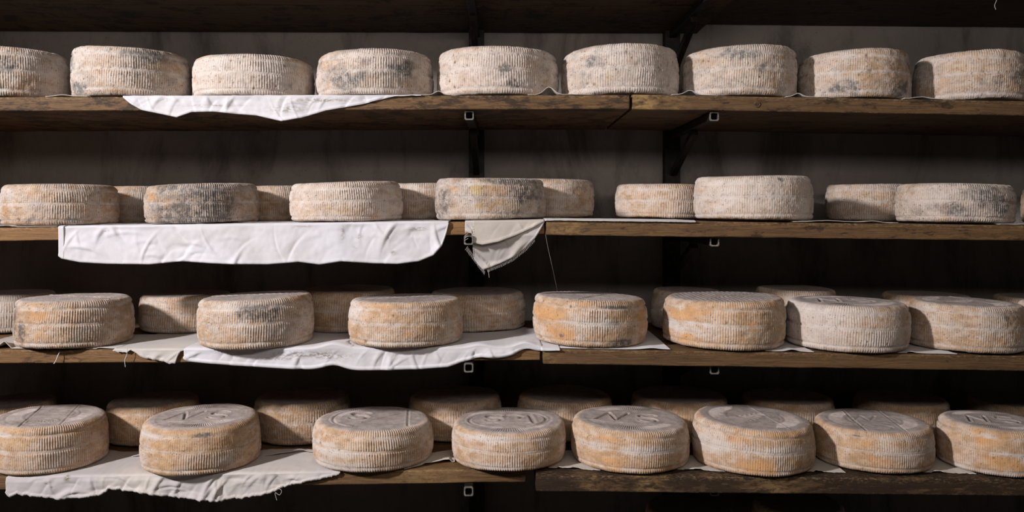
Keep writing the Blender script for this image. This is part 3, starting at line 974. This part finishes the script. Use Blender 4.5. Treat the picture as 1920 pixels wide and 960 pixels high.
for row, items in ROW.items():
    for i, (xl, xr, yt, yb, powder, blue, orange, yellow, pits, face, rot, lab) in enumerate(items):
        al, ar = math.atan((xl - CX) / F), math.atan((xr - CX) / F)
        m, h = (al + ar) / 2, (ar - al) / 2
        Y = 1.84
        for _ in range(8):
            xc = Y * math.tan(m)
            R = Y / math.cos(m) * math.sin(h)
            bd = board_at(row, xc)
            if row >= 3:
                near = bd.front * (ZC - bd.top(xc)) / (bd.front) * F / (yb - CY)
                near = min(max(near, bd.front - .035), bd.front + .02)
            else:
                near = bd.front + (.012 if row == 2 else .004)
            Y = near + R * .93
        base = bd.top(xc) + CLOTH_T
        if row <= 2:
            H = Z(yt, near + .022) - base
        else:
            H = Z(yt, Y + R * .86) - base
        H = min(max(H, .070), .106)
        seed = row * 20 + i
        me = cheese_mesh(seed, R * .992, H, face, pits=pits, lump=rnd.uniform(.8, 1.3), slope=(rnd.uniform(-.03, .03), rnd.uniform(-.015, .015)),
                         ribamp=rnd.uniform(.8, 1.15), rot=rot, blobs=BLOBS.get((row, i), ()), grit=(1.25, 1.2, .95, .6)[row - 1], corner=rnd.uniform(.014, .020))
        o = obj('cheese_wheel', me, None)
        o.location = (xc, Y, base)
        o.rotation_euler = (0, -math.atan((bd.z1 - bd.z0) / (bd.x1 - bd.x0)), 0)
        tag(o, lab, 'cheese', 'front row of cheese wheels on the ' + ROWNAME[row])
        look(o, seed, powder + (.07 if row <= 2 else 0), blue + (.12 if row == 1 else 0), orange, yellow)
        CH.append((row, xc, Y, R))

BACKMESH = [cheese_mesh(200 + i, .120, .090, None, nseg=480, nside=24, lump=1.1, ribamp=.9) for i in range(4)]
for row, items in BACK.items():
    for i, (xl, xr, yt, powder, blue, orange, lab) in enumerate(items):
        al, ar = math.atan((xl - CX) / F), math.atan((xr - CX) / F)
        m, h = (al + ar) / 2, (ar - al) / 2
        Y = 2.035
        for _ in range(4):
            xc = Y * math.tan(m)
            R = Y / math.cos(m) * math.sin(h)
            Y = min(2.162 - R, 2.05)
        for (rw, fx, fy, fr) in CH:      # push back until clear of the front wheels
            if rw == row:
                need = (fr + R) * 1.0 + .006
                dx = xc - fx
                if abs(dx) < need:
                    Y = max(Y, fy + math.sqrt(need * need - dx * dx))
        ymax = 2.146
        if Y + R > ymax:
            ex = Y + R - ymax
            R -= ex * .5
            Y = ymax - R
        # recompute size so that it still clears
        for (rw, fx, fy, fr) in CH:
            if rw == row:
                dd = math.hypot(xc - fx, Y - fy)
                if dd < fr + R + .006: R = dd - fr - .006
        base = top_at(row, xc) + CLOTH_T
        H = Z(yt + {2: 0, 3: 7, 4: 20, 5: 26}[row], Y - R * .87) - base
        H = min(max(H, .070), .106)
        me = BACKMESH[(i + row) % 4]
        o = obj('cheese_wheel', me, None)
        o.location = (xc, Y, base)
        s = R / .1205
        o.scale = (s, s, H / .090)
        bd = board_at(row, xc)
        o.rotation_mode = 'ZYX'
        o.rotation_euler = (0, -math.atan((bd.z1 - bd.z0) / (bd.x1 - bd.x0)), rnd.uniform(0, 6.28))
        tag(o, lab, 'cheese', 'back row of cheese wheels on the ' + ROWNAME[row])
        BK.append((row, xc, Y, R))
        look(o, 100 + row * 20 + i, powder + (.10 if row <= 3 else 0), blue, orange, .05)
        print('back', row, i, round(R, 3), round(Y, 3), round(H, 3))


# ------------------------------------------------------------------ cloths
def interp(pts, x):
    xs = [p[0] for p in pts]; ys = [p[1] for p in pts]
    return np.interp(x, xs, ys)


def cloth(name, row, low, mat, label, group, depth_in=.22, seed=0, ragged=0.0, wrinkle=1.0, lift=(), nu=None, nv=46, inset=None, off=.006, tuck=0.0, cat='cloth', fold=None, thick=.0011, parent=None, zoff=.0, folds=1.0, lip=.0012, stains=()):
    """low: polyline (px, py) of the lower edge as seen; the cloth lies on the shelf and hangs down to it.
    inset: polyline (px, metres) instead: the front edge stays on the shelf, that far behind its front."""
    x0, x1 = (low or inset)[0][0], (low or inset)[-1][0]
    nu = nu or max(30, int((x1 - x0) / 1.6))
    px = np.linspace(x0, x1, nu)
    V = np.zeros((nu, nv, 3))
    for i, p in enumerate(px):
        b = board_at(row, X(p, FD))
        fr = b.front - off
        x = X(p, fr)
        zt = top_at(row, x)
        e = min(i, nu - 1 - i) / nu
        din = depth_in * (1 + .25 * vn(np.array([p * .02, seed, 1.]), 1.0, seed))
        if low:
            ly = interp(low, p)
            ly += ragged * (vn(np.array([p * .22, 3., seed]), 1.0, 1) * 2.6 + vn(np.array([p * .7, 5., seed]), 1.0, 2) * 1.6)
            drop = max(zt - Z(ly, fr), .0005)
            shelf_len = din
            L = shelf_len + drop
            # more samples on the hanging part
            nh = int(nv * .62)
            a = np.concatenate([np.linspace(0, shelf_len, nv - nh, endpoint=False), shelf_len + np.linspace(0, 1, nh) * drop])
            on = a <= shelf_len
            y = np.where(on, b.front + din - a * (din + off) / shelf_len, fr)
            hang = np.clip(a - shelf_len, 0, None)
            z = np.where(on, zt + zoff + .0012, zt + zoff + .0012 - hang)
            # roll over the edge
            rr = .006
            k = np.clip(1 - np.abs(a - shelf_len) / rr, 0, 1)
            z -= k * k * .0015
            y += np.where(on, 0, (1 - np.exp(-hang / .02)) * .002)
            t = hang / .06
        else:
            ins = interp(inset, p) + ragged * (vn(np.array([p * .2, 9., seed]), 1.0, 4) * .004)
            a = np.linspace(0, 1, nv)
            y = b.front + ins + (din) * (1 - a)
            z = np.full(nv, zt + .0012 + zoff)
            on = np.ones(nv, bool)
            hang = np.zeros(nv)
            t = np.zeros(nv)
        if low and hang[-1] < .002:
            pass
        V[i, :, 0] = x
        V[i, :, 1] = y
        V[i, :, 2] = z
        for (lp, lw, lh, back) in lift:
            k = math.exp(-((p - lp) / lw) ** 2)
            dist = np.abs(y - (b.front - off if low else b.front + interp(inset, p)))
            V[i, :, 2] += k * lh * np.exp(-(dist / back) ** 2)
    # wrinkles: long folds plus crumple, pushed forwards where hanging, upwards on the shelf
    Zr = V[..., 2].copy(); topz = Zr[:, :1]
    topz0 = np.array([top_at(row, V[i_, 0, 0]) for i_ in range(nu)])[:, None]
    hang = np.clip(topz - Zr, 0, None)
    Pn = V.copy(); Pn[..., 1] = 0
    n1 = vn(np.stack([V[..., 0] + V[..., 2] * .5, V[..., 2] * .5, 0 * Zr], -1), (17, 12, 1), seed + 1)
    n2 = vn(Pn, (38, 1, 42), seed + 2)
    n4 = vn(Pn, (120, 1, 130), seed + 4)
    rs = random.Random(seed * 7 + 1)
    fold_d = np.zeros_like(Zr)
    if low:
        xa, xb = V[0, -1, 0], V[-1, -1, 0]
        for _ in range(int((xb - xa) / .0125 * folds)):
            cx = rs.uniform(xa, xb); cz = rs.uniform(0, 1)
            ang = math.radians(rs.choice([rs.uniform(35, 75), rs.uniform(40, 70), rs.uniform(100, 130), rs.uniform(-15, 15)]))
            ln = rs.uniform(.010, .040); wd = rs.uniform(.0018, .0055); hh = rs.uniform(-1, 1.3) * wd * .62
            iu = min(nu - 1, max(0, int((cx - xa) / max(xb - xa, 1e-6) * nu)))
            z0 = topz[iu, 0] - cz * hang[iu, -1]
            du, dz = V[..., 0] - cx, Zr - z0
            al_ = du * math.cos(ang) + dz * math.sin(ang)
            ac = -du * math.sin(ang) + dz * math.cos(ang) + .15 * al_ * al_ / ln
            prof_ = np.exp(-(ac / np.where(ac > 0, wd * 1.8, wd * .7)) ** 2)
            fold_d += hh * prof_ * np.exp(-(al_ / ln) ** 2)
    wgt = np.clip(hang / .010, 0, 1)
    push = wrinkle * wgt * (.0030 * n1 + .0010 * n2 + .00030 * n4 + np.clip(fold_d, -.004, .0075))
    # thin rolled lip along the lower edge
    if low:
        rem = np.clip(hang[:, -1:] - hang, 0, None)
        push += wgt * lip * np.exp(-((rem - .003) / .0022) ** 2)
    V[..., 1] -= np.clip(push, -.0035, .012)
    up = (1 - wgt) * wrinkle * (.0007 * np.abs(vn(V, (60, 60, 1), seed + 6)) + .0006 * np.clip(n2, 0, 1))
    V[..., 2] += up
    # the wheels press the cloth flat
    for (rw, fx, fy, fr) in CH + BK:
        if rw == row:
            d_ = np.hypot(V[..., 0] - fx, V[..., 1] - fy)
            lim = topz0 + .0014 + np.clip(d_ - fr - .001, 0, 1) * 1.2
            V[..., 2] = np.minimum(V[..., 2], lim)
    if low and tuck:
        V[..., 1] += tuck * np.clip((hang - .031) / .03, 0, 1.8)
    V = V.reshape(-1, 3)
    idx = np.arange(nu * nv).reshape(nu, nv)
    Q = np.stack([idx[:-1, :-1], idx[:-1, 1:], idx[1:, 1:], idx[1:, :-1]], -1).reshape(-1, 4)
    me = mesh_np(name, V, Q)
    sx = CX + V[:, 0] / V[:, 1] * F; sy = CY - (V[:, 2] - ZC) / V[:, 1] * F
    sa = np.zeros(len(V))
    for (ax, ay, rx, ry, q) in stains:      # brown marks soaked into this piece of cloth
        sa = np.maximum(sa, q * np.exp(-((sx - ax) / rx) ** 2 - ((sy - ay) / ry) ** 2))
    attr(me, 'stain', sa)
    o = obj(name, me, mat, parent)
    md = o.modifiers.new('thickness', 'SOLIDIFY')
    md.thickness = thick
    md.offset = 1
    if label:
        tag(o, label, cat, group)
    return o


def tube_np(pts, r, n=5, sub=6):
    """smooth thin tube through the points: vertices and quads"""
    P_ = [Vector(p) for p in pts]
    P_ = [P_[0] * 2 - P_[1]] + P_ + [P_[-1] * 2 - P_[-2]]
    C_ = []
    for i in range(1, len(P_) - 2):
        p0, p1, p2, p3 = P_[i - 1:i + 3]
        for k in range(sub):
            t = k / sub
            C_.append(.5 * ((2 * p1) + (p2 - p0) * t + (2 * p0 - 5 * p1 + 4 * p2 - p3) * t * t + (3 * p1 - p0 - 3 * p2 + p3) * t ** 3))
    C_.append(P_[-2])
    V = []; Q = []
    for i, c_ in enumerate(C_):
        d = (C_[min(i + 1, len(C_) - 1)] - C_[max(i - 1, 0)]).normalized()
        a = d.cross(Vector((0, 1, 0)))
        a = a.normalized() if a.length > 1e-4 else Vector((1, 0, 0))
        b_ = d.cross(a)
        for j in range(n):
            t = 2 * math.pi * j / n
            V.append(tuple(c_ + (a * math.cos(t) + b_ * math.sin(t)) * r))
        if i:
            for j in range(n):
                Q.append(((i - 1) * n + j, (i - 1) * n + (j + 1) % n, i * n + (j + 1) % n, i * n + j))
    return V, Q


def thread(name, pts, r, mat, parent=None, label=None, cat=None):
    V, Q = tube_np(pts, r)
    o = obj(name, mesh_np(name, V, Q), mat, parent)
    if label: tag(o, label, cat)
    return o


def fringe(name, starts, mat, parent, seed=0, r=.00034):
    """short frayed threads joined in one part"""
    rs = random.Random(seed)
    V = []; Q = []
    for (p, dx, dz) in starts:
        pts = []
        for k in range(4):
            f = k / 3
            pts.append((p[0] + dx * f + rs.uniform(-1, 1) * .0006 * f, p[1] - .002 + rs.uniform(-1, 1) * .001 * f, p[2] + dz * f - .002 * f * f))
        v, q = tube_np(pts, r, 4, 2)
        Q += [tuple(i + len(V) for i in t) for t in q]
        V += v
    o = obj(name, mesh_np(name, V, Q), mat, parent)
    o['kind'] = 'stuff'
    return o


G = 'cloths spread under the cheese wheels'
# top cheese shelf
c = cloth('shelf_cloth', 1, [(231, 184), (246, 196), (265, 207), (300, 214), (332, 221), (360, 211), (400, 210), (440, 214), (480, 217), (528, 228), (565, 222), (610, 208), (640, 203), (680, 196), (705, 189), (740, 181.5), (790, 178)],
          M_WHITE, 'crumpled white cloth hanging from the top cheese shelf', G, seed=3, wrinkle=1.35, stains=[(600, 188, 60, 4, .9), (540, 205, 30, 6, .9), (400, 198, 60, 2, .7), (310, 187, 10, 2, .9)])
cloth('shelf_cloth', 1, None, M_CREAM, 'small cream cloth corner curling up between the fourth and fifth top wheels', G, inset=[(772, .004), (845, .004)], lift=[(822, 10, .008, .03)], seed=5, depth_in=.20)
cloth('shelf_cloth', 1, None, M_CREAM, 'cream cloth lifted into a fold between the fifth and sixth top wheels', G, inset=[(990, .004), (1110, .004)], lift=[(1030, 13, .015, .035)], seed=6, depth_in=.20)
cloth('shelf_cloth', 1, None, M_RAG, 'grey cloth corner curling up beside the right bracket on the top cheese shelf', G, inset=[(1262, .004), (1345, .004)], lift=[(1296, 13, .009, .03)], seed=7, depth_in=.20)
cloth('shelf_cloth', 1, None, M_RAG, 'grey cloth edge curling up between the seventh and eighth top wheels', G, inset=[(1478, .004), (1560, .004)], lift=[(1500, 10, .007, .03)], seed=8, depth_in=.20)
cloth('shelf_cloth', 1, None, M_RAG, 'grey cloth edge under the rightmost wheel of the top cheese shelf', G, inset=[(1700, .004), (1775, .004)], lift=[(1735, 16, .004, .03)], seed=9, depth_in=.20)
cloth('shelf_cloth', 1, None, M_CREAM, 'cream cloth edge between the first two wheels of the top cheese shelf', G, inset=[(80, .004), (160, .004)], lift=[(112, 16, .003, .03)], seed=10, depth_in=.20)
# middle shelf
c2 = cloth('shelf_cloth', 2, [(112, 482), (118, 486), (150, 493), (200, 496), (280, 497), (340, 491), (420, 496), (500, 497), (560, 492), (600, 497), (640, 491), (700, 495), (745, 496), (785, 491), (812, 480), (828, 462), (836, 440), (841, 419)],
           M_WHITE, 'long white cotton cloth hanging over the middle shelf, the widest in the photo', G, seed=12, wrinkle=1.35, stains=[(785, 429, 14, 3, 1.1), (643, 437, 3, 12, .9), (200, 432, 4, 3, 1.3), (737, 473, 4, 3, 1.2), (674, 443, 6, 4, 1.0), (665, 464, 5, 2, .9), (570, 425, 20, 2, .8)])
# hem along its left end
hm = cloth('hem', 2, [(110, 481), (120, 486.5)], M_WHITE, None, None, seed=12, wrinkle=.3, off=.0078, parent=c2, thick=.002, nu=10, depth_in=.01)
c3 = cloth('shelf_cloth', 2, [(872, 437), (886, 438), (887, 486), (896, 499), (906, 509), (914, 506), (940, 496), (962, 485), (985, 467), (1002, 449), (1014, 430), (1022, 414.5), (1040, 413.5), (1150, 415), (1305, 417)],
           M_RAG, 'cream linen cloth with a frayed hanging corner, middle shelf, beside a bracket arm', G, seed=14, wrinkle=.8, ragged=.25, tuck=.016)  # greyer material paints in the shade of this cream cloth's inward-angled under layer
fl = cloth('folded_flap', 2, [(887, 456), (905, 460), (935, 454), (970, 441), (1000, 427), (1020, 415)], M_CREAM, None, None, seed=15, wrinkle=.5, off=.0095, parent=c3, thick=.0016, depth_in=.03)
st = []
for k in range(22):
    f = k / 21
    px_, py_ = 876 + 32 * f, 462 + 46 * f
    st.append((P(px_ + 1, py_, 1.728), -.0045 + .003 * f, -.0055))
for k in range(40):
    f = k / 39
    px_ = 914 + 88 * f
    st.append((P(px_, float(interp([(906, 507), (914, 505), (940, 495), (962, 484), (985, 466), (1002, 448)], px_)), 1.728), .0008, -.0035))
for k in range(7):
    st.append((P(878, 420 + k * 4.5, 1.708), -.0075, -.003))
st.append((P(916, 506, 1.728), .001, -.014))
fringe('fringe', st, M_RAG, c3, 3)
cloth('shelf_cloth', 2, None, M_CREAM, 'thin cream cloth with a wavy edge between the last two middle shelf front wheels', G, inset=[(1496, .003), (1690, .006)], lift=[(1560, 40, .003, .03), (1640, 20, .003, .03)], seed=16, depth_in=.22)
cloth('shelf_cloth', 2, None, M_RAG, 'pale cloth edge at the right edge of the middle shelf', G, inset=[(1880, .003), (1960, .006)], lift=[], seed=17, depth_in=.22)
cloth('shelf_cloth', 2, None, M_CREAM, 'pale cloth edge under the leftmost wheel of the middle shelf', G, inset=[(-60, .003), (100, .010)], lift=[(5, 30, .003, .03)], seed=18, depth_in=.22)
thread('hanging_thread', [P(1023, 440, 1.712), P(1027, 462, 1.74), P(1036, 503, 1.80), P(1045, 546, 1.885)], .00045, M_CREAM, None, 'fine thread hanging from the middle shelf to the orange wheel below', 'thread')
# second lowest shelf
c5 = cloth('shelf_cloth', 3, [(212, 657), (222, 661), (236, 663), (246, 656), (256, 664), (268, 671), (284, 673), (300, 678), (318, 684), (328, 682), (332, 670), (338, 660), (352, 654)],
           M_RAG, 'torn grey rag with a ragged corner, left of the long smooth white cloth', G, seed=21, ragged=.8, wrinkle=.9)
thread('loose_thread', [P(239, 652, 1.722), P(238, 664, 1.722), P(234, 675, 1.722), P(235, 688, 1.722)], .0006, M_WHITE, c5)
cloth('shelf_cloth', 3, None, M_RAG, 'grey cloth lying under the blue-striped wheel, left of the torn rag', G, inset=[(60, .02), (150, .004), (215, .004)], seed=22, depth_in=.20, lift=[(180, 20, .002, .02)])
cl = cloth('shelf_cloth', 3, None, M_CREAM, 'cream cloth raised in a hollow fold at the left edge of the second lowest shelf', G, inset=[(-80, .02), (60, .01)], seed=23, depth_in=.18, lift=[(2, 16, .016, .05)])
thread('loose_thread', [P(112, 660, 1.728), P(108, 668, 1.724), P(105, 676, 1.724), P(101, 682, 1.724), P(104, 678, 1.722)], .0009, M_WHITE, cl)
c6 = cloth('shelf_cloth', 3, [(345, 673), (352, 678), (380, 681), (430, 685), (480, 688), (540, 692), (600, 694), (660, 695), (715, 694), (790, 692), (840, 688), (866, 679), (888, 677), (930, 672), (975, 665), (1015, 659), (1050, 656.5)],
           M_WHITE, 'long smooth white cloth with a brown stain, folded over the second lowest shelf', G, seed=25, wrinkle=1.0, depth_in=.30, thick=.002, lift=[(625, 26, .010, .07), (900, 22, .006, .05), (985, 20, .010, .06)], folds=.9, lip=.0025, stains=[(575, 664, 60, 5, 1.2), (620, 668, 30, 4, 1.2), (520, 672, 40, 3, .9)])
cloth('shelf_cloth', 3, None, M_WHITE, 'pale cloth under the wheel with black mould at its foot, second lowest shelf', G, inset=[(1020, .012), (1140, .006), (1260, .010)], seed=27, depth_in=.25, lift=[(1225, 20, .003, .04)])
cloth('shelf_cloth', 3, None, M_RAG, 'pale cloth with a small raised fold left of the pinkish white wheel', G, inset=[(1440, .012), (1530, .003)], seed=28, depth_in=.25, lift=[(1490, 12, .004, .04)])
cloth('shelf_cloth', 3, None, M_RAG, 'pale cloth triangle left of the grey-topped wheel, second lowest shelf', G, inset=[(1680, .014), (1800, .003)], seed=29, depth_in=.25, lift=[(1712, 12, .003, .04)])
# lowest shelf
c7 = cloth('shelf_cloth', 4, [(12, 925), (20, 934), (30, 927), (45, 929), (80, 931), (110, 937), (150, 934), (185, 931), (205, 918), (235, 920), (270, 925), (310, 932), (345, 936), (375, 939), (405, 942), (430, 937), (455, 936), (485, 931), (505, 925), (540, 912), (570, 905), (600, 899), (625, 893), (638, 888)],
           M_RAG, 'large ragged grey-white cloth hanging over the left part of the lowest shelf', G, seed=31, ragged=.85, wrinkle=1.45, depth_in=.16, folds=1.6, lip=.0025, stains=[(126, 897, 5, 5, 1.6), (99, 913, 4, 3, 1.4), (88, 906, 4, 2, 1.2)])
thread('loose_thread', [P(520, 914, 1.722), P(528, 920, 1.722), P(524, 928, 1.722), P(516, 924, 1.722), P(519, 938, 1.722)], .0005, M_RAG, c7)
cloth('rolled_cloth_edge', 4, None, M_RAG, 'cream rolled cloth edge behind the front wheels on the ragged cloth', G, inset=[(196, .12), (300, .12), (480, .11), (540, .13), (600, .13)], seed=32, depth_in=.02, lift=[(240, 40, .007, .012), (500, 30, .006, .012), (532, 16, .008, .012), (580, 26, .005, .012)])
cloth('shelf_cloth', 4, None, M_CREAM, 'narrow cream cloth strip with a rolled edge left of the oval-ring wheel', G, inset=[(756, .004), (790, .035), (850, .05)], seed=33, depth_in=.08, lift=[(835, 20, .006, .03), (790, 30, .003, .02)], wrinkle=1.4)
for j, (a, b2, l) in enumerate(((1030, 1130, 'cream cloth lip between the oval-ring wheel and the golden N S wheel'), (1262, 1372, 'crinkled cream cloth strip between the golden N S wheel and the orange patched wheel'),
                                (1480, 1600, 'cream cloth strip between the orange patched wheel and the two-line wheel'), (1705, 1850, 'cream cloth strip between the two-line wheel and the corner wheel'))):
    cloth('shelf_cloth', 4, None, M_CREAM, l, G, inset=[(a, .045), ((a + b2) / 2, .035), (b2, .03)], seed=40 + j, depth_in=.12, wrinkle=1.5, ragged=.5, lift=[((a + b2) / 2, 14, .004, .012), (a + 20, 12, .003, .012)])
thread('hanging_thread', [P(1872, -12, 1.72), P(1868, 2, 1.72), P(1865, 10, 1.72), P(1867, 18, 1.72)], .0005, M_CREAM, None, 'short frayed thread hanging at the top right corner of the photo', 'thread')
